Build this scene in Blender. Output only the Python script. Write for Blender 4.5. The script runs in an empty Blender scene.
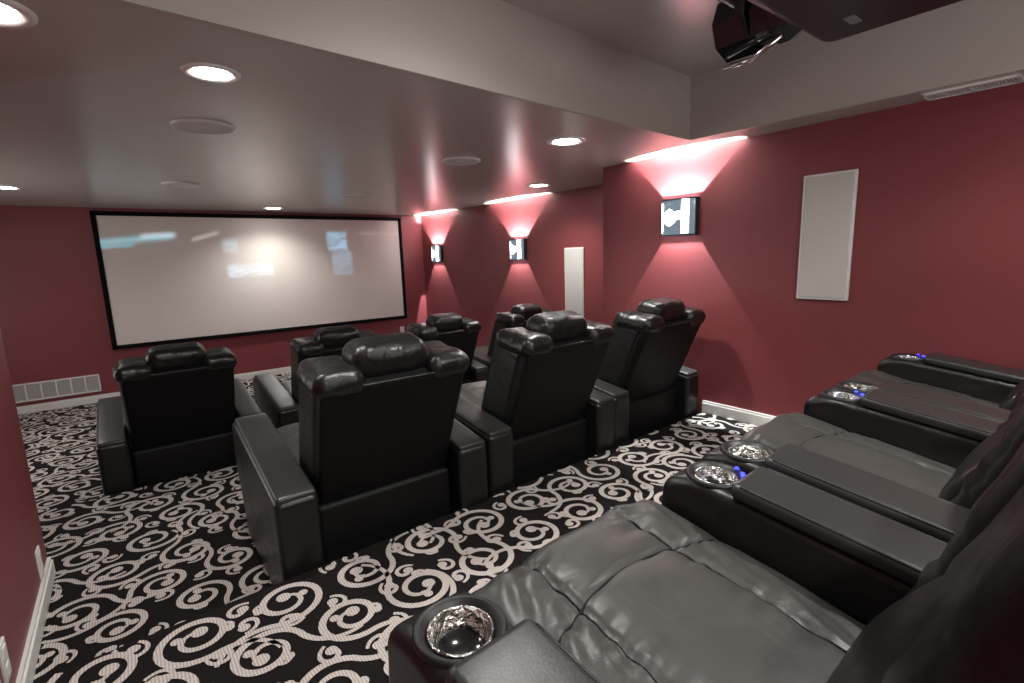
import bpy, bmesh, math, random
from mathutils import Vector, Matrix, noise
random.seed(7)
S = 0.78                      # drawing unit -> metres
C = bpy.context.scene.collection
sc = bpy.context.scene

# ------------------------------------------------------------------ materials
def new_mat(name):
    m = bpy.data.materials.new(name); m.use_nodes = True
    nt = m.node_tree; b = nt.nodes['Principled BSDF']
    return m, nt, b
def nd(nt, t, **kw):
    n = nt.nodes.new(t)
    for k, v in kw.items(): setattr(n, k, v)
    return n
def simple(name, col, rough=0.5, metal=0.0, spec=0.5, bump=None, emis=None, estr=0, coat=0, var=0.0):
    m, nt, b = new_mat(name)
    b.inputs['Base Color'].default_value = (*col, 1)
    b.inputs['Roughness'].default_value = rough
    b.inputs['Metallic'].default_value = metal
    b.inputs['Specular IOR Level'].default_value = spec
    b.inputs['Coat Weight'].default_value = coat
    tc = nd(nt, 'ShaderNodeTexCoord')
    if bump:
        n = nd(nt, 'ShaderNodeTexNoise'); n.inputs['Scale'].default_value = bump[0]; n.inputs['Detail'].default_value = 4
        nt.links.new(tc.outputs['Object'], n.inputs['Vector'])
        bp = nd(nt, 'ShaderNodeBump'); bp.inputs['Strength'].default_value = bump[1]; bp.inputs['Distance'].default_value = bump[2]
        nt.links.new(n.outputs['Fac'], bp.inputs['Height']); nt.links.new(bp.outputs['Normal'], b.inputs['Normal'])
    if var:
        n2 = nd(nt, 'ShaderNodeTexNoise'); n2.inputs['Scale'].default_value = 3.0
        nt.links.new(tc.outputs['Object'], n2.inputs['Vector'])
        mx = nd(nt, 'ShaderNodeMix', data_type='RGBA')
        mx.inputs['A'].default_value = (*[c*(1-var) for c in col], 1); mx.inputs['B'].default_value = (*[min(1, c*(1+var)) for c in col], 1)
        nt.links.new(n2.outputs['Fac'], mx.inputs['Factor']); nt.links.new(mx.outputs['Result'], b.inputs['Base Color'])
    if emis:
        b.inputs['Emission Color'].default_value = (*emis, 1); b.inputs['Emission Strength'].default_value = estr
    return m

def leather(name, col, rough, wr=0.35, wscale=5.0, spec=0.5):
    m, nt, b = new_mat(name)
    b.inputs['Base Color'].default_value = (*col, 1)
    b.inputs['Specular IOR Level'].default_value = spec
    tc = nd(nt, 'ShaderNodeTexCoord')
    v = nd(nt, 'ShaderNodeTexVoronoi'); v.inputs['Scale'].default_value = 330
    nt.links.new(tc.outputs['Object'], v.inputs['Vector'])
    w = nd(nt, 'ShaderNodeTexNoise'); w.inputs['Scale'].default_value = wscale; w.inputs['Detail'].default_value = 3; w.inputs['Distortion'].default_value = 0.8
    nt.links.new(tc.outputs['Object'], w.inputs['Vector'])
    b1 = nd(nt, 'ShaderNodeBump'); b1.inputs['Strength'].default_value = wr; b1.inputs['Distance'].default_value = 0.02
    nt.links.new(w.outputs['Fac'], b1.inputs['Height'])
    b2 = nd(nt, 'ShaderNodeBump'); b2.inputs['Strength'].default_value = 0.12; b2.inputs['Distance'].default_value = 0.001
    nt.links.new(v.outputs['Distance'], b2.inputs['Height']); nt.links.new(b1.outputs['Normal'], b2.inputs['Normal'])
    nt.links.new(b2.outputs['Normal'], b.inputs['Normal'])
    mr = nd(nt, 'ShaderNodeMapRange'); mr.inputs['To Min'].default_value = rough-0.06; mr.inputs['To Max'].default_value = rough+0.08
    nt.links.new(w.outputs['Fac'], mr.inputs['Value']); nt.links.new(mr.outputs['Result'], b.inputs['Roughness'])
    return m

M = {}
M['red'] = simple('burgundy_paint', (0.205, 0.044, 0.049), 0.42, spec=0.4, bump=(260, 0.10, 0.002), var=0.06)
M['ceil'] = simple('taupe_satin_paint', (0.46, 0.43, 0.41), 0.25, spec=0.5, bump=(2.2, 0.05, 0.02), var=0.04)
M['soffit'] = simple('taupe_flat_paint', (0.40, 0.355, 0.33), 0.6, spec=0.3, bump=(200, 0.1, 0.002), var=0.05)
M['white'] = simple('white_trim_paint', (0.72, 0.70, 0.68), 0.4)
M['grille'] = simple('painted_metal_grille', (0.50, 0.48, 0.47), 0.5, bump=(500, 0.4, 0.002))
M['ceil_grille'] = simple('pale_perforated_grille', (0.62, 0.60, 0.59), 0.5, bump=(500, 0.4, 0.002))
M['leather_head'] = leather('creased_black_leather', (0.009, 0.0088, 0.0086), 0.33, 0.42, 12)
M['cloth'] = simple('speaker_grille_cloth', (0.55, 0.53, 0.50), 0.8, bump=(700, 0.5, 0.002))
M['black'] = simple('black_velvet_frame', (0.005, 0.005, 0.005), 0.9, spec=0.1)
M['gloss'] = simple('gloss_black_plastic', (0.010, 0.010, 0.011), 0.12, coat=0.5)
M['plastic'] = simple('matt_black_plastic', (0.011, 0.011, 0.012), 0.45, bump=(400, 0.1, 0.001))
M['grey_label'] = simple('grey_label_print', (0.18, 0.18, 0.18), 0.5)
M['chrome'] = simple('hammered_chrome', (0.70, 0.69, 0.66), 0.16, metal=1, bump=(34, 1.0, 0.03))
M['chrome_plain'] = simple('polished_metal', (0.75, 0.75, 0.75), 0.15, metal=1)
M['lens'] = simple('lens_glass', (0.01, 0.012, 0.016), 0.03, coat=1)
M['blue'] = simple('blue_led', (0.02, 0.03, 0.5), 0.3, emis=(0.03, 0.04, 1.0), estr=1.2)
M['lamp'] = simple('lamp_glow', (1, 1, 1), 0.5, emis=(1.0, 0.97, 0.92), estr=22)
M['sconce_glow'] = simple('etched_glass_glow', (1, 1, 1), 0.4, emis=(0.90, 0.97, 1.0), estr=5.0)
M['sconce_dim'] = simple('smoked_glass', (0.035, 0.045, 0.052), 0.12, emis=(0.55, 0.72, 0.85), estr=0.13)
M['steel'] = simple('dark_brushed_steel', (0.05, 0.055, 0.065), 0.3, metal=0.6)
M['leather'] = leather('black_leather', (0.009, 0.0088, 0.0086), 0.34, 0.30, 6)
M['leather_seat'] = leather('toplit_black_leather', (0.050, 0.048, 0.045), 0.40, 0.22, 7)  # black leather with light from above put into a paler base colour
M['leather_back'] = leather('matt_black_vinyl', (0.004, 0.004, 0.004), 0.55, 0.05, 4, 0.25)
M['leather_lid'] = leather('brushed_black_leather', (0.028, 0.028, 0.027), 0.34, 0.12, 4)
M['carpet_dark'] = simple('carpet_dark_pile', (0.012, 0.010, 0.010), 0.95, spec=0.1, bump=(240, 0.6, 0.006))
# light scroll yarn with ribbed pile
def yarn():
    m, nt, b = new_mat('carpet_light_scroll')
    tc = nd(nt, 'ShaderNodeTexCoord')
    w = nd(nt, 'ShaderNodeTexWave', bands_direction='X'); w.inputs['Scale'].default_value = 38; w.inputs['Distortion'].default_value = 2.0
    w.inputs['Detail'].default_value = 2
    nt.links.new(tc.outputs['Object'], w.inputs['Vector'])
    n = nd(nt, 'ShaderNodeTexNoise'); n.inputs['Scale'].default_value = 160
    nt.links.new(tc.outputs['Object'], n.inputs['Vector'])
    ad = nd(nt, 'ShaderNodeMath', operation='MULTIPLY'); nt.links.new(w.outputs['Fac'], ad.inputs[0]); nt.links.new(n.outputs['Fac'], ad.inputs[1])
    r = nd(nt, 'ShaderNodeMix', data_type='RGBA')
    r.inputs['A'].default_value = (0.36, 0.32, 0.30, 1); r.inputs['B'].default_value = (0.58, 0.53, 0.50, 1)
    mr = nd(nt, 'ShaderNodeMapRange'); mr.inputs['From Min'].default_value = 0.0; mr.inputs['From Max'].default_value = 0.45
    nt.links.new(ad.outputs[0], mr.inputs['Value'])
    nt.links.new(mr.outputs['Result'], r.inputs['Factor']); nt.links.new(r.outputs['Result'], b.inputs['Base Color'])
    b.inputs['Roughness'].default_value = 0.95; b.inputs['Specular IOR Level'].default_value = 0.1
    return m
M['yarn'] = yarn()

# projection screen: pale fabric with faint light patches painted into its emission, in metres of object space
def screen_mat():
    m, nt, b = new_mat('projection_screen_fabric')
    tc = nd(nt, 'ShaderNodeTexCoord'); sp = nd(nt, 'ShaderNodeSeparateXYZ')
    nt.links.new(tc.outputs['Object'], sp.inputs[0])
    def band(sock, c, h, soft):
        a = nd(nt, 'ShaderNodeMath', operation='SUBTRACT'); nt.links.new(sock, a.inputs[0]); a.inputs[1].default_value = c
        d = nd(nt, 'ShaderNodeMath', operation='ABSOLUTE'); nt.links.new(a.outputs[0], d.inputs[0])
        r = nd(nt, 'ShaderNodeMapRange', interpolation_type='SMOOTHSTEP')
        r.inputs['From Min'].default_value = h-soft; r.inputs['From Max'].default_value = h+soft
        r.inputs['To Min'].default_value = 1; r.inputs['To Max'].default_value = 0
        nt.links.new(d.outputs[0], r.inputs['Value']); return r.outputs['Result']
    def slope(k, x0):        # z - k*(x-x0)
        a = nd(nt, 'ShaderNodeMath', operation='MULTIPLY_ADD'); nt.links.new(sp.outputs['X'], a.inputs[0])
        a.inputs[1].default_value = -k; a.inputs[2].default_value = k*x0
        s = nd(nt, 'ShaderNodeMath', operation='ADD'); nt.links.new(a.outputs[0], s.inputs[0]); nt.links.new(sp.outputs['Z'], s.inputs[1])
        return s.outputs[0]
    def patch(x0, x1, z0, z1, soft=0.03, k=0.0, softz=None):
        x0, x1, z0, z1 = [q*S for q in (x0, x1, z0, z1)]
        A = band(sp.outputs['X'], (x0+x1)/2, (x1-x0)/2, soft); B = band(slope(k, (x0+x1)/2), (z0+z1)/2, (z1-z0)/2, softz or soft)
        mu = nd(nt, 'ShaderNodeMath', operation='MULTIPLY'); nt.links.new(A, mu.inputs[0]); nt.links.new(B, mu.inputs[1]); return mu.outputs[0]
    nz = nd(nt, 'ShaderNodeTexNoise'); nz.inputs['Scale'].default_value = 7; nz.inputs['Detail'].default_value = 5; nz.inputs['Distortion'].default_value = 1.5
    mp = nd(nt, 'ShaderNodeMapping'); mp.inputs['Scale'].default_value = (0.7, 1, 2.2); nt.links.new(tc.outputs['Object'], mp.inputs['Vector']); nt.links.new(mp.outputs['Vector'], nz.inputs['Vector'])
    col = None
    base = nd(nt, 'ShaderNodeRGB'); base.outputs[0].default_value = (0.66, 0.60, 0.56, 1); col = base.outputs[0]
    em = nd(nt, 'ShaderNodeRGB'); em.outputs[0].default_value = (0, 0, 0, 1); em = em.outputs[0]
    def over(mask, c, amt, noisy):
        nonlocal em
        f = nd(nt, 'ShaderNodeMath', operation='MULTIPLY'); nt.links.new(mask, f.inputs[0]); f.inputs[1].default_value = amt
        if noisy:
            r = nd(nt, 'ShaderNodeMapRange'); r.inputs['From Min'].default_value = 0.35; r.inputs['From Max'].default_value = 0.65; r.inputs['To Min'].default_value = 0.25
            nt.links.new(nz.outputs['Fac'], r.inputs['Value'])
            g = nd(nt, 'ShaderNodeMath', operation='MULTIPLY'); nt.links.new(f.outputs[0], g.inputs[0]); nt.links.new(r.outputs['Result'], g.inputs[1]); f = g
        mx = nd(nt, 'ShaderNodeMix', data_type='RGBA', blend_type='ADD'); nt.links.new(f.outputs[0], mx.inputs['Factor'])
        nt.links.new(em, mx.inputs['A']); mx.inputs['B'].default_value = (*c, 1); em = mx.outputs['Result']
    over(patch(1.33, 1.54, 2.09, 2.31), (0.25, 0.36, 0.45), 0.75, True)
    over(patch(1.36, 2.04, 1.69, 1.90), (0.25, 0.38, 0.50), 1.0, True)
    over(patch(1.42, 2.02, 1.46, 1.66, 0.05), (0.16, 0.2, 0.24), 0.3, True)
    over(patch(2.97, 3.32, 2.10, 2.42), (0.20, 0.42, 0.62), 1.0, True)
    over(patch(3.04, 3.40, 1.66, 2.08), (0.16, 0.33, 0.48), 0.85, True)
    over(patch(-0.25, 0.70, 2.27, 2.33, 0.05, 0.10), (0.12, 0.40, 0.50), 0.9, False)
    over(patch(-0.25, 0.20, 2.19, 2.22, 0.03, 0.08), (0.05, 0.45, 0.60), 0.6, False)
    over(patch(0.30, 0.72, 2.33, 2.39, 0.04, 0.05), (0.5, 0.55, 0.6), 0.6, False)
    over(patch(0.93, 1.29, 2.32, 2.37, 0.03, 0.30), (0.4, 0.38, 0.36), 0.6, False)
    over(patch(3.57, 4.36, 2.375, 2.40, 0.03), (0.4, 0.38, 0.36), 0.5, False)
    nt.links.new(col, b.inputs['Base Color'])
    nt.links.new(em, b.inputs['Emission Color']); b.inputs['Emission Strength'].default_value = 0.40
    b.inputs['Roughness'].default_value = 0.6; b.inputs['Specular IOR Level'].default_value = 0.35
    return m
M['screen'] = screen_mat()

# ------------------------------------------------------------------ mesh builder
class MB:
    def __init__(s, T=None): s.v = []; s.f = []; s.mi = []; s.T = T or (lambda p: p); s.sm = []
    def add(s, vs, fs, mi=0, fn=None, smooth=True):
        o = len(s.v)
        for p in vs:
            p = Vector(p)
            if fn: p = Vector(fn(p))
            s.v.append(Vector(s.T(p)))
        for f in fs: s.f.append([o+i for i in f]); s.mi.append(mi); s.sm.append(smooth)
    def rb(s, c, size, r=0.03, cell=0.05, fn=None, mi=0, k=3, cells=None):
        """rounded box, centre c, full size; welded grid on six faces"""
        h = [q/2 for q in size]; r = min(r, min(h)*0.98); cl = cells or (cell,)*3
        ax = []
        for i in range(3):
            n = max(1, int(round((2*h[i]-2*r)/cl[i])))
            inner = [-(h[i]-r) + (2*(h[i]-r))*j/n for j in range(n+1)]
            e = [r*math.tan(math.radians(45*j/k)) for j in range(1, k+1)]
            ax.append([-(h[i]-r)-q for q in reversed(e)] + inner + [(h[i]-r)+q for q in e])
        idx = {}; vs = []; fs = []
        def vid(i, j, l):
            key = (i, j, l)
            if key not in idx:
                p = Vector((ax[0][i], ax[1][j], ax[2][l]))
                q = Vector([max(-(h[a]-r), min(h[a]-r, p[a])) for a in range(3)])
                d = p-q
                if d.length > 1e-9: p = q + d.normalized()*r
                idx[key] = len(vs); vs.append(p+Vector(c))
            return idx[key]
        n = [len(a)-1 for a in ax]
        for i in range(n[0]):
            for j in range(n[1]):
                fs.append([vid(i, j, 0), vid(i, j+1, 0), vid(i+1, j+1, 0), vid(i+1, j, 0)])
                fs.append([vid(i, j, n[2]), vid(i+1, j, n[2]), vid(i+1, j+1, n[2]), vid(i, j+1, n[2])])
        for i in range(n[0]):
            for l in range(n[2]):
                fs.append([vid(i, 0, l), vid(i+1, 0, l), vid(i+1, 0, l+1), vid(i, 0, l+1)])
                fs.append([vid(i, n[1], l), vid(i, n[1], l+1), vid(i+1, n[1], l+1), vid(i+1, n[1], l)])
        for j in range(n[1]):
            for l in range(n[2]):
                fs.append([vid(0, j, l), vid(0, j, l+1), vid(0, j+1, l+1), vid(0, j+1, l)])
                fs.append([vid(n[0], j, l), vid(n[0], j+1, l), vid(n[0], j+1, l+1), vid(n[0], j, l+1)])
        s.add(vs, fs, mi, fn); return s
    def box(s, lo, hi, mi=0, fn=None):
        x0, y0, z0 = lo; x1, y1, z1 = hi
        vs = [(x0,y0,z0),(x1,y0,z0),(x1,y1,z0),(x0,y1,z0),(x0,y0,z1),(x1,y0,z1),(x1,y1,z1),(x0,y1,z1)]
        s.add(vs, [(0,3,2,1),(4,5,6,7),(0,1,5,4),(1,2,6,5),(2,3,7,6),(3,0,4,7)], mi, fn, False); return s
    def prism(s, poly, z0, z1, mi=0):
        n = len(poly); a = sum(poly[i][0]*poly[(i+1)%n][1]-poly[(i+1)%n][0]*poly[i][1] for i in range(n))
        if a < 0: poly = poly[::-1]
        vs = [(x, y, z0) for x, y in poly]+[(x, y, z1) for x, y in poly]
        fs = [list(range(n))[::-1], [n+i for i in range(n)]]+[[i, (i+1)%n, n+(i+1)%n, n+i] for i in range(n)]
        s.add(vs, fs, mi, None, False); return s
    def lathe(s, prof, c=(0,0,0), n=40, axis='z', mi=0, smooth=True, fn=None, cap=False):
        vs = []; fs = []
        for r, z in prof:
            for i in range(n):
                a = 2*math.pi*i/n; x, y = r*math.cos(a), r*math.sin(a)
                p = (x, y, z) if axis == 'z' else ((x, z, -y) if axis == 'y' else (z, x, y))
                vs.append(Vector(p)+Vector(c))
        for j in range(len(prof)-1):
            for i in range(n):
                fs.append([j*n+i, j*n+(i+1)%n, (j+1)*n+(i+1)%n, (j+1)*n+i])
        if cap: fs.append(list(range(n))[::-1]); fs.append([(len(prof)-1)*n+i for i in range(n)])
        s.add(vs, fs, mi, fn, smooth); return s
    def tube(s, pts, r, n=6, mi=0, fn=None):
        pts = [Vector(fn(Vector(p))) if fn else Vector(p) for p in pts]; vs = []; fs = []
        for i, p in enumerate(pts):
            t = (pts[min(i+1, len(pts)-1)]-pts[max(i-1, 0)]).normalized()
            u = t.cross(Vector((0.13, 0.21, 0.97))).normalized(); w = t.cross(u)
            for k in range(n):
                a = 2*math.pi*k/n; vs.append(p+u*math.cos(a)*r+w*math.sin(a)*r)
        for i in range(len(pts)-1):
            for k in range(n): fs.append([i*n+k, i*n+(k+1)%n, (i+1)*n+(k+1)%n, (i+1)*n+k])
        fs.append(list(range(n))[::-1]); fs.append([(len(pts)-1)*n+k for k in range(n)])
        s.add(vs, fs, mi); return s
    def build(s, name, mats, parent=None, loc=(0,0,0), rotz=0, flat=False):
        me = bpy.data.meshes.new(name)
        me.from_pydata([tuple(v*S) for v in s.v], [], s.f)
        if not isinstance(mats, (list, tuple)): mats = [mats]
        for m in mats: me.materials.append(M[m] if isinstance(m, str) else m)
        me.polygons.foreach_set('material_index', s.mi)
        me.polygons.foreach_set('use_smooth', [x and not flat for x in s.sm])
        me.update()
        o = bpy.data.objects.new(name, me); C.objects.link(o)
        o.location = Vector(loc)*S; o.rotation_euler = (0, 0, rotz)
        if parent: o.parent = parent
        return o
def tag(o, label=None, cat=None, group=None, kind=None):
    if label: o['label'] = label
    if cat: o['category'] = cat
    if group: o['group'] = group
    if kind: o['kind'] = kind
    return o
def empty(name, loc, rotz=0):
    o = bpy.data.objects.new(name, None); C.objects.link(o); o.location = Vector(loc)*S; o.rotation_euler = (0, 0, rotz)
    o.empty_display_size = 0.1; return o
def struct(name, mb, mats, label=None): return tag(mb.build(name, mats), label=label, kind='structure')
def copy_tree(o, parent=None):
    c = o.copy(); C.objects.link(c); c.parent = parent
    for ch in list(o.children): copy_tree(ch, c)
    return c

# ------------------------------------------------------------------ room shell
LOW, TRAY = 2.74, 3.19                    # ceiling heights
P2, P3 = 0.235, 0.48                      # tier heights
XL, XR, XF = -0.52, 3.95, 4.88            # left wall, near right wall, far right wall
JOG, YS, YB, XLL = 3.58, 9.245, -2.4, -2.6
def edge3(x): return 2.29+0.030*(x-0.37)  # front edge line of the top tier
Y2 = 4.63

# carpet: dark base slab with light scroll ribbons woven in its top face
def spiral(mb, cx, cy, ang, chir, R, z, inside, w0):
    N = 44; turns = 1.62; fwd = []
    for i in range(N+1):
        t = i/N; a = ang + chir*t*turns*2*math.pi; r = R*(1-0.78*t**0.9)
        fwd.append((cx+r*math.cos(a), cy+r*math.sin(a)*0.95))
    # S-shaped stem running backwards from the outer end towards a neighbour
    x, y = fwd[0]; h = math.atan2(fwd[0][1]-fwd[2][1], fwd[0][0]-fwd[2][0]); back = []
    for k in range(1, 14):
        h += chir*(0.02 if k < 2 else 0.115); x += math.cos(h)*.0185; y += math.sin(h)*.0185; back.append((x, y))
    pts = back[::-1]+fwd
    ribbon(mb, pts, lambda u: w0*(0.62+0.50*math.sin(math.pi*min(1, u*1.08))), z, inside)
    disc(mb, pts[-1][0], pts[-1][1], w0*1.12, z+0.0004, inside)
    for (u, sgn, st) in ((0.60, 1, .0085), (0.84, -1, .0065)):
        i = int(u*len(pts)); p = pts[i]; q = pts[i-2]; s = sgn*chir
        curl(mb, p[0], p[1], math.atan2(p[1]-q[1], p[0]-q[0])-s*1.1, s, st, z+0.0008, inside, w0*.8, 9)
def curl(mb, x, y, h, s, R, z, inside, w0, n=16):
    cp = []
    for k in range(n):
        cp.append((x, y)); h += s*(0.14+0.030*k*16/n); x += math.cos(h)*R; y += math.sin(h)*R
    ribbon(mb, cp, lambda v: w0*(0.55+0.45*v), z, inside)
    disc(mb, cp[-1][0], cp[-1][1], w0*0.95, z+0.0004, inside)
def ribbon(mb, pts, wf, z, inside):
    n = len(pts); L = []
    for i, p in enumerate(pts):
        a = pts[max(0, i-1)]; b = pts[min(n-1, i+1)]
        tx, ty = b[0]-a[0], b[1]-a[1]; l = math.hypot(tx, ty) or 1; w = wf(i/(n-1))/2
        L.append(((p[0]-ty/l*w, p[1]+tx/l*w), (p[0]+ty/l*w, p[1]-tx/l*w)))
    vs = []; fs = []
    for i in range(n-1):
        q = (L[i][1], L[i+1][1], L[i+1][0], L[i][0])
        if all(inside(*c) for c in q):
            o = len(vs); vs += [(c[0], c[1], z) for c in q]; fs.append([o, o+1, o+2, o+3])
    if vs: mb.add(vs, fs, 1, None, False)
def disc(mb, x, y, r, z, inside):
    c = [(x+r*math.cos(2*math.pi*i/10), y+r*math.sin(2*math.pi*i/10)) for i in range(10)]
    if all(inside(*p) for p in c): mb.add([(a, b, z) for a, b in c], [list(range(10))], 1, None, False)
def scrolls(mb, x0, x1, y0, y1, z, inside):
    rnd = random.Random(11)
    a, bq = 0.328, 0.280; w0 = 0.027; row = 0
    y = y0-0.3
    while y < y1+0.3:
        x = x0-0.4+(0.5*a if row % 2 else 0); col = 0
        while x < x1+0.4:
            chir = 1 if (row+col) % 2 == 0 else -1
            ang = [0.3, 2.2, 3.7, 5.2][(row*3+col*2+(col//2)) % 4]+rnd.uniform(-.45, .45)
            R = 0.148*rnd.uniform(0.90, 1.08)
            spiral(mb, x+rnd.uniform(-.022, .022), y+rnd.uniform(-.022, .022), ang, chir, R, z+0.0015*(1+col % 2)*0.5, inside, w0)
            th = rnd.uniform(0, 6.28)
            for dx, dy, sg in ((.5, .36, -chir), (0.02, .62, chir)):
                curl(mb, x+dx*a-.03*math.cos(th), y+dy*bq-.03*math.sin(th), th, sg, 0.0125, z+0.0022, inside, w0*0.9); th += 2.4
            x += a; col += 1
        y += bq; row += 1

fl = MB(); fl.box((XLL, 4.0, -0.15), (XF, YS, 0.0))
scrolls(fl, XLL, XF, Y2, YS, 0.002, lambda x, y: XLL+.01 < x < XF-.01 and Y2 < y < YS-.01)
struct('floor', fl, ['carpet_dark', 'yarn'], 'black and cream scroll carpet on the lowest floor by the screen')
f2 = MB(); f2.prism([(XL, edge3(XL)-0.2), (XR, edge3(XR)-0.2), (XR, JOG), (XF, JOG), (XF, Y2), (XLL, Y2), (XLL, 3.6), (XL, 3.6)], -0.15, P2)
scrolls(f2, XLL, XF, edge3(0), Y2, P2+0.002, lambda x, y: y < Y2-.004 and y > edge3(x)+.004 and ((XL+.01 < x < XR-.01) or y > 3.62) and XLL+.01 < x < XF-.01)
struct('floor', f2, ['carpet_dark', 'yarn'], 'black and cream scroll carpet on the middle step')
f3 = MB(); f3.prism([(XL, YB), (XR, YB), (XR, edge3(XR)), (XL, edge3(XL))], -0.15, P3)
scrolls(f3, XL, XR, 0.2, edge3(XR), P3+0.002, lambda x, y: XL+.01 < x < XR-.01 and y < edge3(x)-.003)
struct('floor', f3, ['carpet_dark', 'yarn'], 'black and cream scroll carpet on the highest step')

W = 0.12; TOPZ = TRAY+0.1
struct('wall_front', MB().box((XLL-W, YS, -0.15), (XF+W, YS+W, LOW+.05)), 'red')
struct('wall_right_far', MB().box((XF, JOG, -0.15), (XF+W, YS, LOW+.05)), 'red')
struct('wall_right', MB().box((XR, YB, -0.15), (XF+W, JOG, TOPZ)), 'red')
struct('wall_left', MB().box((XL-W, YB, -0.15), (XL, 3.6, TOPZ)), 'red')
struct('wall_left_far', MB().box((XLL-W, 3.6-W, -0.15), (XLL, YS, LOW+.05)), 'red')
struct('wall_left_return', MB().box((XLL, 3.6-W, -0.15), (XL-W, 3.6, LOW+.05)), 'red')
struct('wall_back', MB().box((XL-W, YB-W, -0.15), (XF+W, YB, TOPZ)), 'red')
# low ceiling with the tray cut out of it
def sedge(x): return 2.135+0.071*(x-0.10)
XT = lambda y: 3.611+(2.384-y)*0.047
low = MB()
low.prism([(XLL-W, 3.6), (XF+W, 3.6), (XF+W, YS+W), (XLL-W, YS+W)], LOW, LOW+.12)
low.prism([(XL-W, sedge(XL-W)+.012), (3.623, 2.396), (XF+W, 2.396), (XF+W, 3.6), (XL-W, 3.6)], LOW, LOW+.12)
low.prism([(3.623, 2.396), (XR+.1, 2.396), (XR+.1, YB), (XT(YB)+.012, YB)], LOW, LOW+.12)
struct('ceiling', low, 'ceil', 'low taupe satin ceiling')
sf = MB()
sf.prism([(XL-W, sedge(XL-W)), (3.611, 2.384), (3.611, 2.404), (XL-W, sedge(XL-W)+.02)], LOW-0.001, TRAY+.02)
sf.prism([(3.611, 2.384), (XT(YB), YB), (XT(YB)+.02, YB), (3.631, 2.404), (3.611, 2.404)], LOW-0.001, TRAY+.02)
struct('trim_1', sf, 'soffit', 'taupe soffit dropping from the raised ceiling')
struct('ceiling_raised', MB().box((XL-W, YB-W, TRAY), (XF+W, 2.6, TRAY+.1)), 'ceil', 'raised taupe ceiling of the tray')

# baseboards
def bb(name, lo, hi):
    m = MB(); m.box(lo, (hi[0], hi[1], hi[2]-0.025)); 
    dx, dy = hi[0]-lo[0], hi[1]-lo[1]
    return m
b1 = MB(); b1.box((XLL, YS-.022, 0), (XF, YS, .085)); b1.box((XLL, YS-.014, .085), (XF, YS, .105)); struct('baseboard_front', b1, 'white')
b1 = MB(); b1.box((XF-.022, Y2, 0), (XF, YS, .085)); b1.box((XF-.014, Y2, .085), (XF, YS, .105)); b1.box((XF-.022, JOG, P2), (XF, Y2, P2+.1)); struct('baseboard_right_far', b1, 'white')
b1 = MB(); b1.box((XR-.022, YB, P3), (XR, edge3(XR), P3+.085)); b1.box((XR-.014, YB, P3+.085), (XR, edge3(XR), P3+.105)); b1.box((XR-.022, edge3(XR), P2), (XR, JOG+.02, P2+.1)); b1.box((XR, JOG, P2), (XF, JOG+.02, P2+.1)); struct('baseboard_right', b1, 'white')
b1 = MB(); b1.box((XL, edge3(XL), P2), (XL+.022, 3.6, P2+.085)); b1.box((XL, edge3(XL), P2+.085), (XL+.014, 3.6, P2+.105)); b1.box((XL, YB, P3), (XL+.022, edge3(XL), P3+.1)); struct('baseboard_left', b1, 'white')

# ------------------------------------------------------------------ screen
t = empty('projection_screen', (2.09, YS, 0.73)); tag(t, 'wide white projection screen in a black frame on the red end wall', 'screen')
x0, x1, z0, z1 = -0.235, 4.415, 0.735, 2.69; fw = 0.06
T = lambda p: p-Vector((2.09, YS, 0.73))
m = MB(T)
def bevbar(lo, hi):
    c = [(a+b)/2 for a, b in zip(lo, hi)]; m.rb(c, [b-a for a, b in zip(lo, hi)], 0.012, 5)
bevbar((x0, YS-.06, z0), (x1, YS-.002, z0+fw)); bevbar((x0, YS-.06, z1-fw), (x1, YS-.002, z1))
bevbar((x0, YS-.06, z0), (x0+fw, YS-.002, z1)); bevbar((x1-fw, YS-.06, z0), (x1, YS-.002, z1))
m.build('frame', 'black', t)
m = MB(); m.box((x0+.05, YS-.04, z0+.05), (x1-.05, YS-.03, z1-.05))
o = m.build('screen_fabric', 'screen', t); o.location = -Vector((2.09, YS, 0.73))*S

# ------------------------------------------------------------------ wall fittings
def wall_panel(y0, y1, z0, z1, x, label):
    t = empty('wall_speaker', (x, (y0+y1)/2, z0)); tag(t, label, 'speaker', 'flush wall speakers')
    h = (y1-y0)/2; H = z1-z0
    MB().rb((-.012, 0, H/2), (.024, 2*h, H), .006, 1).build('frame', 'white', t)
    MB().rb((-.024, 0, H/2), (.012, 2*h-.03, H-.03), .005, 1).build('grille', 'cloth', t)
wall_panel(1.33, 1.665, 1.523, 2.395, XR, 'tall off-white wall speaker on the near red wall, larger in view')
wall_panel(4.75, 5.11, 1.075, 1.983, XF, 'tall off-white wall speaker on the far red wall between sconce and corner')

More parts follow.
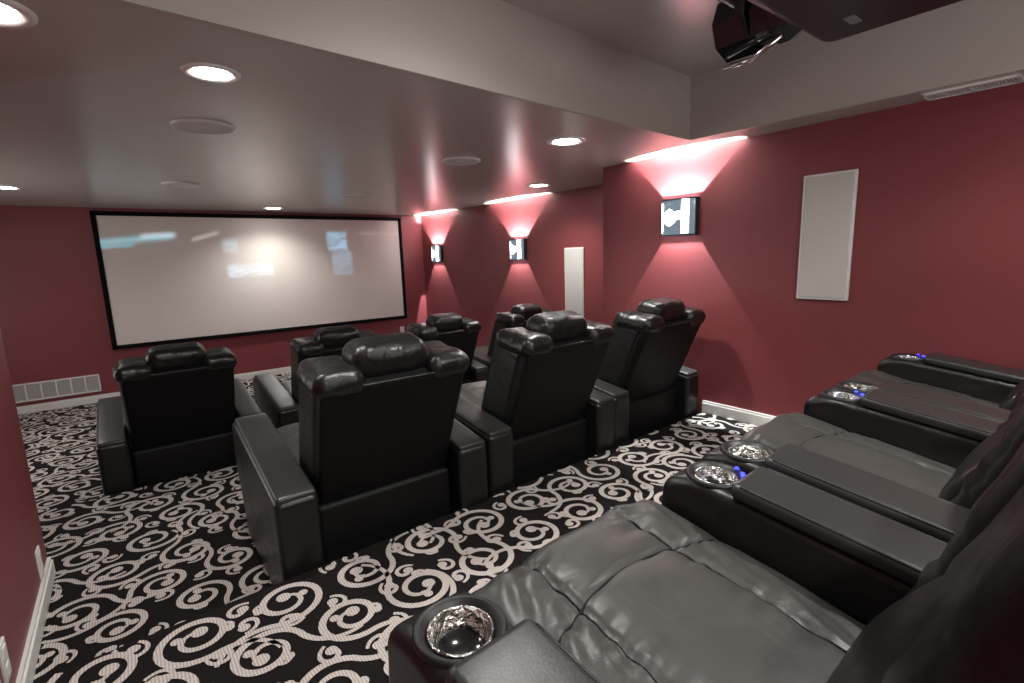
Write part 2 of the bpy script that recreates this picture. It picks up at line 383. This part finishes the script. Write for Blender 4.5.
def sconce(x, y, z, label, w=.33, h=.315):
    t = empty('wall_sconce', (x, y, z)); tag(t, label, 'wall light', 'square wall sconces')
    d = 0.085; hw = w/2
    MB().box((-.008, -hw+.02, -h/2+.01), (-.001, hw-.02, h/2-.01)).build('backplate', 'steel', t)
    f = MB()
    # curved front shade
    def arc(y_, off=0): return -(d-0.030)-0.030*(1-(y_/hw)**2)+off
    n = 16; vs = []; fs = []
    for off in (0, .008):
        for i in range(n+1):
            yy = -hw+w*i/n
            for zz in (-h/2, h/2): vs.append((arc(yy, off), yy, zz))
    k = 2*(n+1)
    for i in range(n):
        a = 2*i; fs += [[a, a+1, a+3, a+2], [k+a, k+a+2, k+a+3, k+a+1], [a, a+2, k+a+2, k+a], [a+1, k+a+1, k+a+3, a+3]]
    fs += [[0, k, k+1, 1], [2*n, 2*n+1, k+2*n+1, k+2*n]]
    f.add(vs, fs, 0); f.build('front_shade', 'sconce_dim', t)
    s_ = MB()
    for sg in (-1, 1): s_.box((arc(hw), sg*hw-.006, -h/2), (0, sg*hw+.006, h/2))
    for zz in (-h/2+.005, h/2-.005):
        for i in range(n):
            ya, yb = -hw+w*i/n, -hw+w*(i+1)/n
            s_.add([(arc(ya, -.006), ya, zz-.006), (arc(yb, -.006), yb, zz-.006), (arc(yb, .01), yb, zz-.006), (arc(ya, .01), ya, zz-.006),
                    (arc(ya, -.006), ya, zz+.006), (arc(yb, -.006), yb, zz+.006), (arc(yb, .01), yb, zz+.006), (arc(ya, .01), ya, zz+.006)],
                   [(0,1,2,3),(7,6,5,4),(0,4,5,1),(1,5,6,2),(2,6,7,3),(3,7,4,0)], 0, None, False)
    s_.build('side_frame', 'steel', t)
    # glowing etched inlay: strip, disc and link
    g = MB()
    def pan(ya, yb, za, zb, m_=6):
        for i in range(m_):
            a, b_ = ya+(yb-ya)*i/m_, ya+(yb-ya)*(i+1)/m_
            g.add([(arc(a, -.004), a, za), (arc(b_, -.004), b_, za), (arc(b_, -.004), b_, zb), (arc(a, -.004), a, zb)], [(0,3,2,1)], 0)
    pan(-.118, -.052, -h/2+.02, h/2-.012)
    pan(-.052, .0, -.02, .05, 4); pan(hw-.018, hw-.004, -h/2+.03, h/2-.03, 1)
    cy, cz, R = .068, 0.0, .072; vs = [(arc(cy, -.005), cy, cz)]
    for i in range(12):
        a = 2*math.pi*i/12; yy = cy+R*math.cos(a)*(1.0 if i % 2 else .9); vs.append((arc(yy, -.005), yy, cz+R*math.sin(a)*(1.04 if i % 2 else .95)))
    g.add(vs, [[0, 1+(i+1) % 12, 1+i] for i in range(12)], 0, None, False)
    g.build('etched_inlay', 'sconce_glow', t)
    for dz, sgn, pw in ((0.0, 1, 230.0), (.07, -1, 80.0)):
        L = bpy.data.lights.new('sconce_light', 'SPOT'); L.energy = pw; L.color = (.92, 1, 1); L.shadow_soft_size = .004
        L.spot_size = math.radians(150); L.spot_blend = .25
        lo = bpy.data.objects.new('sconce_light', L); C.objects.link(lo); lo.parent = t
        lo.location = Vector((-.030, 0, dz))*S
        lo.rotation_euler = (0 if sgn < 0 else math.pi, 0, 0)
    return t
sconce(XR, 2.665, 2.185, 'square sconce with disc and bar glow on the near red wall')
sconce(XF, 6.12, 1.99, 'middle square sconce of the three, left of the narrow far wall speaker')
sconce(XF, 8.62, 1.98, 'square sconce nearest the screen on the far red wall')

# return-air register under the screen
t = empty('air_register', (-0.905, YS, 0.16)); tag(t, 'long white six-panel air register low on the end wall', 'vent')
m = MB(); w_, h_ = .945, .245
m.rb((0, -.012, .008), (w_, .024, .022), .004, 2); m.rb((0, -.012, h_-.008), (w_, .024, .022), .004, 2)
for i in range(7): m.rb((-w_/2+.008+(w_-.016)*i/6, -.012, h_/2), (.018, .024, h_), .004, 2)
m.build('frame', 'white', t)
m = MB()
for i in range(20): m.box((-w_/2+.01, -.012, .012+i*.0118), (w_/2-.01, -.004, .012+i*.0118+.0085))
m.build('louvers', 'grille', t)
# ceiling register in the side soffit
t = empty('air_register', (3.85, .785, LOW)); t.rotation_euler = (0, 0, .045); t.scale = (.9, .86, 1)
tag(t, 'white slotted air register in the soffit above the near red wall', 'vent')
m = MB()
for a, b_ in (((-.09, -.235, -.012), (-.075, .235, 0)), ((.075, -.235, -.012), (.09, .235, 0)), ((-.09, -.235, -.012), (.09, -.22, 0)), ((-.09, .22, -.012), (.09, .235, 0)), ((-.09, -.008, -.012), (.09, .008, 0))): m.box(a, b_)
m.build('frame', 'white', t)
m = MB()
for i in range(26): m.box((-.076, -.218+i*.0168, -.009), (.076, -.218+i*.0168+.010, -.003))
m.build('louvers', 'white', t)

# outlets
def outlet(loc, rz, label, cat='outlet'):
    t = empty('wall_outlet', loc, rz); tag(t, label, cat)
    MB().rb((0, -.004, 0), (.09, .010, .15), .004, 1).build('cover_plate', 'white', t)
    m = MB(); m.rb((0, -.010, .035), (.042, .006, .048), .003, 1); m.rb((0, -.010, -.035), (.042, .006, .048), .003, 1); m.build('socket', 'white', t)
outlet((4.31, YS, .50), 0, 'small white outlet plate below the lower right screen corner')
outlet((XL, 3.36, .43), math.pi/2, 'white outlet plate low on the left wall at its corner')
outlet((XL, 2.435, .50), math.pi/2, 'white outlet plate at the bottom left edge of the photo')

# ------------------------------------------------------------------ ceiling fittings
def downlight(x, y, z, label, pw=28, size=.115):
    wide = 158 if z > 3 else 140
    t = empty('recessed_downlight', (x, y, z)); tag(t, label, 'ceiling light', 'recessed downlights')
    MB().lathe([(size*.80, .0), (size*.82, -.004), (size*1.1, -.012), (size*1.28, -.008), (size*1.3, 0)], n=36).build('trim_ring', 'white', t)
    m = MB(); n = 28
    m.lathe([(.001, -.012), (size*.5, -.011), (size*.85, -.006)], n=n); m.build('lens', 'lamp', t)
    L = bpy.data.lights.new('downlight_lamp', 'SPOT'); L.energy = pw; L.color = (1, .99, .94); L.shadow_soft_size = .05
    L.spot_size = math.radians(wide); L.spot_blend = .9
    lo = bpy.data.objects.new('downlight_lamp', L); C.objects.link(lo); lo.parent = t; lo.location = Vector((0, 0, -.03))*S
    return t
downlight(.43, 2.69, LOW, 'brightest recessed downlight, beside the large round ceiling speaker', 15, .09)
downlight(2.78, 2.89, LOW, 'recessed downlight near the soffit corner above the middle row', 34)
downlight(4.17, 4.82, LOW, 'recessed downlight close to the far red wall', 30)
downlight(1.99, 8.57, LOW, 'small recessed downlight just above the top of the screen', 30)
downlight(-.83, 7.27, LOW, 'recessed downlight at the left edge over the low floor', 11)
downlight(-.26, 2.43, LOW, 'recessed downlight at the top left corner of the photo', 2)
downlight(1.25, 1.35, TRAY, 'recessed downlight in the raised ceiling near the projector', 20)
downlight(2.45, -.35, TRAY, 'recessed downlight in the raised ceiling over the back of the room', 60)
downlight(.55, -.9, TRAY, 'recessed downlight in the raised ceiling behind the camera', 40)

def cspk(x, y, label):
    t = empty('ceiling_speaker', (x, y, LOW)); tag(t, label, 'speaker', 'round ceiling speakers')
    MB().lathe([(.150, -.006), (.155, -.014), (.168, -.012), (.172, 0)], n=48).build('rim', 'white', t)
    MB().lathe([(.001, -.012), (.152, -.009)], n=48).build('grille', 'ceil_grille', t)
cspk(.515, 3.715, 'largest round grey ceiling speaker, next to the brightest downlight')
cspk(2.495, 3.92, 'round grey ceiling speaker right of centre, ahead of the downlight pair')
cspk(.61, 6.38, 'round grey ceiling speaker over the left front seat')
cspk(2.58, 6.56, 'round grey ceiling speaker above the right half of the screen')

# ------------------------------------------------------------------ projector
t = empty('ceiling_projector', (2.2, .65, 2.79)); tag(t, 'black projector hanging from the raised ceiling, facing the screen', 'projector')
m = MB(); m.rb((.02, -.02, .125), (.96, .96, .25), .09, .08, k=5); m.build('body', 'plastic', t)
m = MB(); m.lathe([(.10, .40), (.13, .46), (.13, .50), (.115, .51), (.10, .50)], (.19, 0, .11), 8, 'y', smooth=False)
m.lathe([(.12, .50), (.135, .56), (.135, .74), (.122, .75), (.118, .60), (.10, .52)], (.19, 0, .11), 8, 'y', smooth=False)
m.build('lens_hood', 'gloss', t)
m = MB(); m.lathe([(.001, .64), (.05, .635), (.09, .61), (.115, .58)], (.15, 0, .12), 32, 'y'); m.build('lens', 'lens', t)
m = MB(); m.tube([(.15, .47, .0), (.15, .60, -.06), (.17, .74, -.05)], .012, 8); m.build('adjuster_rod', 'chrome_plain', t); m = MB(); m.tube([(.0, .60, .12), (-.06, .70, .20), (-.02, .76, .26)], .01, 8); m.build('focus_lever', 'chrome_plain', t)
m = MB(); m.tube([(0, 0, .24), (0, 0, .41)], .03, 12); m.lathe([(.001, .36), (.09, .36), (.09, .40), (.001, .40)], n=24); m.build('ceiling_mount', 'black', t)
m = MB(); m.box((.20, .22, -.002), (.29, .26, .003)); m.build('name_strip', 'grey_label', t)
for sx in (-.38, .38):
    MB().lathe([(.001, -.02), (.03, -.02), (.03, .01)], (sx, -.25, 0), 16).build('foot', 'plastic', t)

# ------------------------------------------------------------------ recliner
def topz(y): return 0.60+0.150*(y/1.06) - (max(0, y-0.96)/0.16)**2*0.05
def arm_fn(p):
    x, y, z = p
    H0 = 0.70
    zz = 0.02+(z-0.02)*((topz(y)-0.02)/(H0-0.02))
    t_ = max(0, y/1.12)
    yy = y - max(0, 0.45-z)/0.45*0.20*t_ + 0.02*math.sin(math.pi*min(1, z/0.7))*t_
    bx = 0.0
    return (x+bx, yy, zz)
def lean_T(yb, lean, zb=0.45):
    c, s = math.cos(lean), math.sin(lean)
    def T(p): # p = (x, d forward, h up)
        return Vector((p[0], yb+p[1]*c-p[2]*s, zb+p[2]*c+p[1]*s))
    return T
def level_T(T, lean, f=0.75, d0=0.0, h0=0.70):
    a = lean*f; c, s = math.cos(a), math.sin(a)
    return lambda p: T(Vector((p[0], d0+(p[1]-d0)*c+(p[2]-h0)*s, h0+(p[2]-h0)*c-(p[1]-d0)*s)))
def nz(p, sc_, amp): return noise.noise(Vector(p)*sc_)*amp

def seat_fn(fine, fy0):
    def fn(p):
        x, y, z = p
        top = max(0, (z-0.52)/0.12)
        if top <= 0 and y < fy0: return p
        zz = z
        dome = 0.025*(1-(x/0.38)**2)
        zz += (dome - 0.15*max(0, 1.10-y) - 0.045*(x/0.37)**4*max(0, min(1, 1.2-y)))*top
        # seams: a cross seam and two lengthwise ones
        sx = 0.185
        w = 0.0075 if fine else 0.02
        dcross = abs(y-(0.965-0.02*(x/0.2)**2)); dlong = abs(abs(x)-sx-0.05*max(0, 0.9-y)*0.6)
        g = 0
        g += math.exp(-(dcross/w)**2)*(0.014 if abs(x) < 0.37 else 0)
        g += math.exp(-(dlong/w)**2)*0.013
        # plump panels
        pl = min(1, dcross/0.07)*min(1, dlong/0.07)
        zz += (0.006*pl**0.7 - g*0.7)*top
        # gathered puckers beside the lengthwise seams
        side = max(0, 1-abs(abs(x)-0.26)/0.10)
        zz += side*0.020*noise.noise(Vector((x*12, y*11-x*20, 3.1)))*top*(1.0 if fine else .6)
        near = math.exp(-(dlong/0.06)**2)
        zz += near*0.013*noise.noise(Vector((x*7, y*30, 2.2)))*top*(1-.5*min(1,max(0,(.9-y)/.5)))
        zz += 0.010*noise.noise(Vector((x*5, y*5, 7.7)))*top
        return (x, y + (0.012*noise.noise(Vector((x*8, z*8, 1))) if y > fy0 else 0), zz)
    return fn

def wing_fn(cx, seed):
    def fn(p):
        x, d, h = p
        q = 0.008*noise.noise(Vector((x*16+seed, d*16, h*16)))
        u = (x-cx)/0.12
        top = max(0, (h-0.73)/0.1)
        # pinched stitched seam along the crown
        g = math.exp(-((d-0.12)/0.012)**2)*0.006*top
        return (x+q*(1 if u > 0 else -1), d+q, h+q-g+0.010*top*(1-u*u)-0.02*max(0, d-0.1)*top)
    return fn

def make_recliner(name, label, near=False, cups=(False, False), back_y=0.135, lean=math.radians(23)):
    t = empty(name, (0, 0, 0)); tag(t, label, 'recliner')
    fine = near
    # base
    m = MB(); m.rb((0, .54, .26), (.75, .80, .44), .02, .2); m.rb((0, .125, .26), (.745, .06, .44), .028, .1)
    m.build('base', 'leather_back', t)
    # seat cushion and footrest front
    m = MB()
    cell = .0115 if fine else .035
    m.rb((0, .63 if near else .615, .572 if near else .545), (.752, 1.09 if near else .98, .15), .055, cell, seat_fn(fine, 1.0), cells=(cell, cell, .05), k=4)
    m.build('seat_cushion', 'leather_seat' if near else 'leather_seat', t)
    if near:
        sf_ = seat_fn(True, 1.0); ZT = .647
        def seam(pts, nm='seam'):
            m = MB(); vs = []
            for p in pts:
                q = sf_(Vector((p[0], p[1], ZT))); vs.append((q[0], p[1], q[2]+.0035))
            m.tube(vs, .0028, 6); m.build(nm, 'leather_back', t)
        for sg in (-1, 1): seam([(sg*(.185+.03*max(0, .9-y_)), y_, 0) for y_ in [1.10-.012*i for i in range(66)]])
        seam([(x_, .965-.02*(x_/.2)**2, 0) for x_ in [-.34+.0136*i for i in range(51)]])
    m = MB(); m.rb((0, 1.06 if near else 1.02, .30), (.765, .11, .40), .045, .06, lambda p: (p[0], p[1]+.01*math.sin(p[0]*9)-.10*max(0, .4-p[2]), p[2])); m.build('footrest', 'leather', t)
    # arms
    for sx, cup in ((-1, cups[0]), (1, cups[1])):
        cx = sx*0.478
        m = MB()
        m.rb((cx, .56, .36), (.194, 1.12, .68), .035, .05, arm_fn, k=4, cells=(.05, .035, .06))
        for e in (-.081, .081):
            m.tube([(cx+e, y_/20*1.0+.02, .694) for y_ in range(0, 21)], .0055, 6, fn=arm_fn)
        o = m.build('armrest', 'leather', t)
        if cup:
            cy = .985
            # cut the well
            cut = MB(); cut.lathe([(.076, -.11), (.076, .12)], (cx, cy, topz(cy)), 40, cap=True); co = cut.build('tmp', 'leather')
            mod = o.modifiers.new('b', 'BOOLEAN'); mod.object = co; mod.operation = 'DIFFERENCE'; mod.solver = 'EXACT'
            bpy.context.view_layer.update()
            dg = bpy.context.evaluated_depsgraph_get()
            me = bpy.data.meshes.new_from_object(o.evaluated_get(dg)); o.modifiers.clear(); old = o.data; o.data = me; bpy.data.objects.remove(co)
            tilt = math.atan2(topz(cy+.05)-topz(cy-.05), .1)
            def tf(p, cy=cy, tilt=tilt):
                q = Vector((0, cy, topz(cy))); d = Vector(p)-q; c_, s_ = math.cos(tilt), math.sin(tilt)
                return (p[0], q.y+d.y*c_-d.z*s_, q.z+d.y*s_+d.z*c_)
            c = MB(); z_ = topz(cy)+.002
            c.lathe([(.056, -.040), (.062, -.014), (.070, -.008), (.076, -.001), (.084, .002), (.089, -.003), (.090, -.010)], (cx, cy, z_), 48, fn=tf)
            cp = c.build('cup_holder', 'plastic', o)
            c = MB(); c.lathe([(.064, -.009), (.061, -.006), (.058, -.010), (.049, -.030), (.045, -.042), (.044, -.046)], (cx, cy, z_), 48, fn=tf, mi=0)
            c.build('metal_ring', 'chrome', cp)
            c = MB(); c.lathe([(.0455, -.043), (.034, -.052), (.001, -.052)], (cx, cy, z_), 32, fn=tf); c.build('cup_bottom', 'gloss', cp)
            c = MB()
            if sx > 0:
                for bx_, by_ in ((.030, .069), (.046, .060), (.070, .030)):
                    c = MB(); c.lathe([(.001, .006), (.006, .005), (.008, 0)], (cx+bx_, cy-by_, z_+.003), 12, fn=tf); c.build('blue_button', 'blue', cp)
        # storage lid pad
        m = MB()
        y0, y1 = (-.0, .90) if near else (.02, .98)
        if near:
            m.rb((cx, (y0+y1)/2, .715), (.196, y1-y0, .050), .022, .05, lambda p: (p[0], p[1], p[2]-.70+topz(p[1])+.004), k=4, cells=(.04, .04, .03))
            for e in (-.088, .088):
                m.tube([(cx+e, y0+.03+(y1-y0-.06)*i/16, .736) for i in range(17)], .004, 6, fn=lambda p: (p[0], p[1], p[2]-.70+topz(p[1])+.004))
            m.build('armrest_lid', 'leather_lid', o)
        else:
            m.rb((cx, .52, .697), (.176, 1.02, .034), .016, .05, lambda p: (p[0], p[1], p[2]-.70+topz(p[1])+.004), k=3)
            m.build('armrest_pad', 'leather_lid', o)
    # back, in leaning coordinates
    T = lean_T(back_y, lean)
    m = MB(T)
    def shell(p):
        x, d, h = p; k = 1+0.03*max(0, h)/.6
        return (x*k, d, h)
    m.rb((0, .055, .355), (.715, .11, .71), .022, .1, shell)
    m.build('backrest_shell', 'leather_back', t)
    m = MB(T)
    m.tube([(x_/10*.35*1.03, .004, .712) for x_ in range(-10, 11)], .007, 6)
    m.build('piping', 'leather', t)
    m = MB(T)
    m.rb((0, .235, .33), (.46, .16, .69), .06, .04, lambda p: (p[0], p[1]+.05*math.exp(-((p[2]-.10)/.15)**2)+.006*noise.noise(Vector((p[0]*9, p[1]*9, p[2]*9)))-.012*math.exp(-((p[2]-.30)/.014)**2), p[2]))
    m.build('back_cushion', 'leather', t)
    for sx in (-1, 1):
        m = MB(T)
        def bol(p):
            x, d, h = p
            rib = .006*math.sin(h*70)*max(0, min(1, (d-.15)/.1))*max(0, 1-abs(h-.2)/.25)
            return (x*(1+.03*max(0, h)/.6), d+rib+.006*noise.noise(Vector((x*11, d*11, h*11+sx))), h)
        m.rb((sx*.292, .185, .345), (.155, .30, .72), .05, .035, bol, k=4)
        m.build('side_bolster', 'leather', t)
        m = MB(level_T(T, lean))
        m.rb((sx*.280, .150, .728), (.240, .34, .125), .060, .03, wing_fn(sx*.280, 3*sx), k=5)
        m.tube([(sx*.292+.088*math.cos(a*math.pi/12)*1.0, .15+.135*math.sin(a*math.pi/12), .765) for a in range(0, 25)], .004, 6)
        m.build('head_wing', 'leather_head', t)
    m = MB(level_T(T, lean, .6))
    def hr(p):
        x, d, h = p
        top = max(0, (h-.78)/.12); u = abs(x)/.2
        pk = .006*math.sin(x*95)*math.exp(-((d-.07)/.05)**2)*top
        cr = -.010*math.exp(-((d-.13)/.012)**2)*top
        return (x, d+.008*noise.noise(Vector((x*12, d*12, h*12))), h+pk+cr+.012*top*(1-u*u)+.006*noise.noise(Vector((x*9, d*9, h*9+5))))
    m.rb((0, .165, .775), (.40, .24, .180), .075, .03, hr, k=5)
    m.build('headrest', 'leather_head', t)
    for sx in (-.11, .11): m = MB(T); m.tube([(sx, .12, .64), (sx, .12, .76)], .012, 8); m.build('headrest_post', 'steel', t)
    return t
def place(o, x, y, z, rz, label, group):
    o.location = Vector((x, y, z))*S; o.rotation_euler = (0, 0, math.radians(rz)); tag(o, label, 'recliner', group)

back = make_recliner('recliner', 'black leather recliner')
g1, g2, g3 = 'front row of recliners', 'middle row of recliners', 'back row of recliners'
first = True
for x, y, z, rz, lab, g in (
    (.262, 4.68, 0, 0, 'black leather recliner at the left end of the front row, nearest the air register', g1),
    (1.53, 4.69, 0, 0, 'black leather recliner second from left in the front row, mostly behind a middle row seat', g1),
    (2.74, 4.78, 0, 1, 'black leather recliner third from left in the front row, right of the outlet', g1),
    (3.97, 4.86, 0, 3, 'black leather recliner at the right end of the front row, under the far wall speaker', g1),
    (.985, 2.305, P2, -.5, 'large black leather recliner at the left end of the middle row, showing its outer arm', g2),
    (2.19, 2.37, P2, 0.5, 'black leather recliner in the centre of the middle row seen from behind', g2),
    (3.355, 2.415, P2, 1.0, 'black leather recliner at the right end of the middle row against the red wall', g2)):
    o = back if first else copy_tree(back); first = False
    place(o, x, y, z, rz, lab, g)
nearc = make_recliner('recliner', 'x', near=True, cups=(True, True), back_y=.20, lean=math.radians(20))
first = True
for x, y, rz, lab in (
    (.945, -.225, 2.8, 'closest black leather recliner with wrinkled seat at the bottom right of the photo'),
    (2.15, -.150, 2.8, 'black leather recliner in the middle of the back row, between the lit cup holders'),
    (3.315, -.095, 2.8, 'black leather recliner of the back row beside the red wall')):
    o = nearc if first else copy_tree(nearc); first = False
    place(o, x, y, P3, rz, lab, g3)

# ------------------------------------------------------------------ light & world
def area(loc, size, pw, rot, col=(1, .95, .9)):  # added fill lamps out of view, not fittings of the room
    L = bpy.data.lights.new('fill', 'AREA'); L.energy = pw; L.size = size*S; L.color = col
    o = bpy.data.objects.new('fill_light', L); C.objects.link(o); o.location = Vector(loc)*S; o.rotation_euler = rot; return o
area((.3, YB+.25, 1.9), 2.0, 5, (math.radians(115), 0, 0), (1, .96, .93))
area((-2.3, 6.4, 1.5), 1.8, 10, (math.radians(90), 0, math.radians(-90)), (1, .96, .93))
area((1.6, -1.9, 1.95), 1.6, 14, (math.radians(150), 0, 0), (.97, 1, .97))
w = bpy.data.worlds.new('World'); sc.world = w; w.use_nodes = True
w.node_tree.nodes['Background'].inputs[0].default_value = (.02, .02, .022, 1)

# ------------------------------------------------------------------ camera
cam = bpy.data.cameras.new('camera'); co = bpy.data.objects.new('camera', cam); C.objects.link(co)
cam.sensor_width = 36; cam.lens = 502.5/1024*36; cam.clip_start = .02
VX = Vector((1176-512, -(235-341.5), -502.5)).normalized()
VY = Vector((120-512, -(268-341.5), -502.5)); VY = (VY-VX*VX.dot(VY)).normalized(); VZ = VX.cross(VY)
Rm = Matrix((VX, VY, VZ))
co.matrix_world = Matrix.Translation(Vector((0, 0, 1.9))*S) @ Rm.to_4x4()
sc.camera = co
sc.view_settings.view_transform = 'Standard'
sc.view_settings.look = 'None'
sc.view_settings.exposure = 1.25
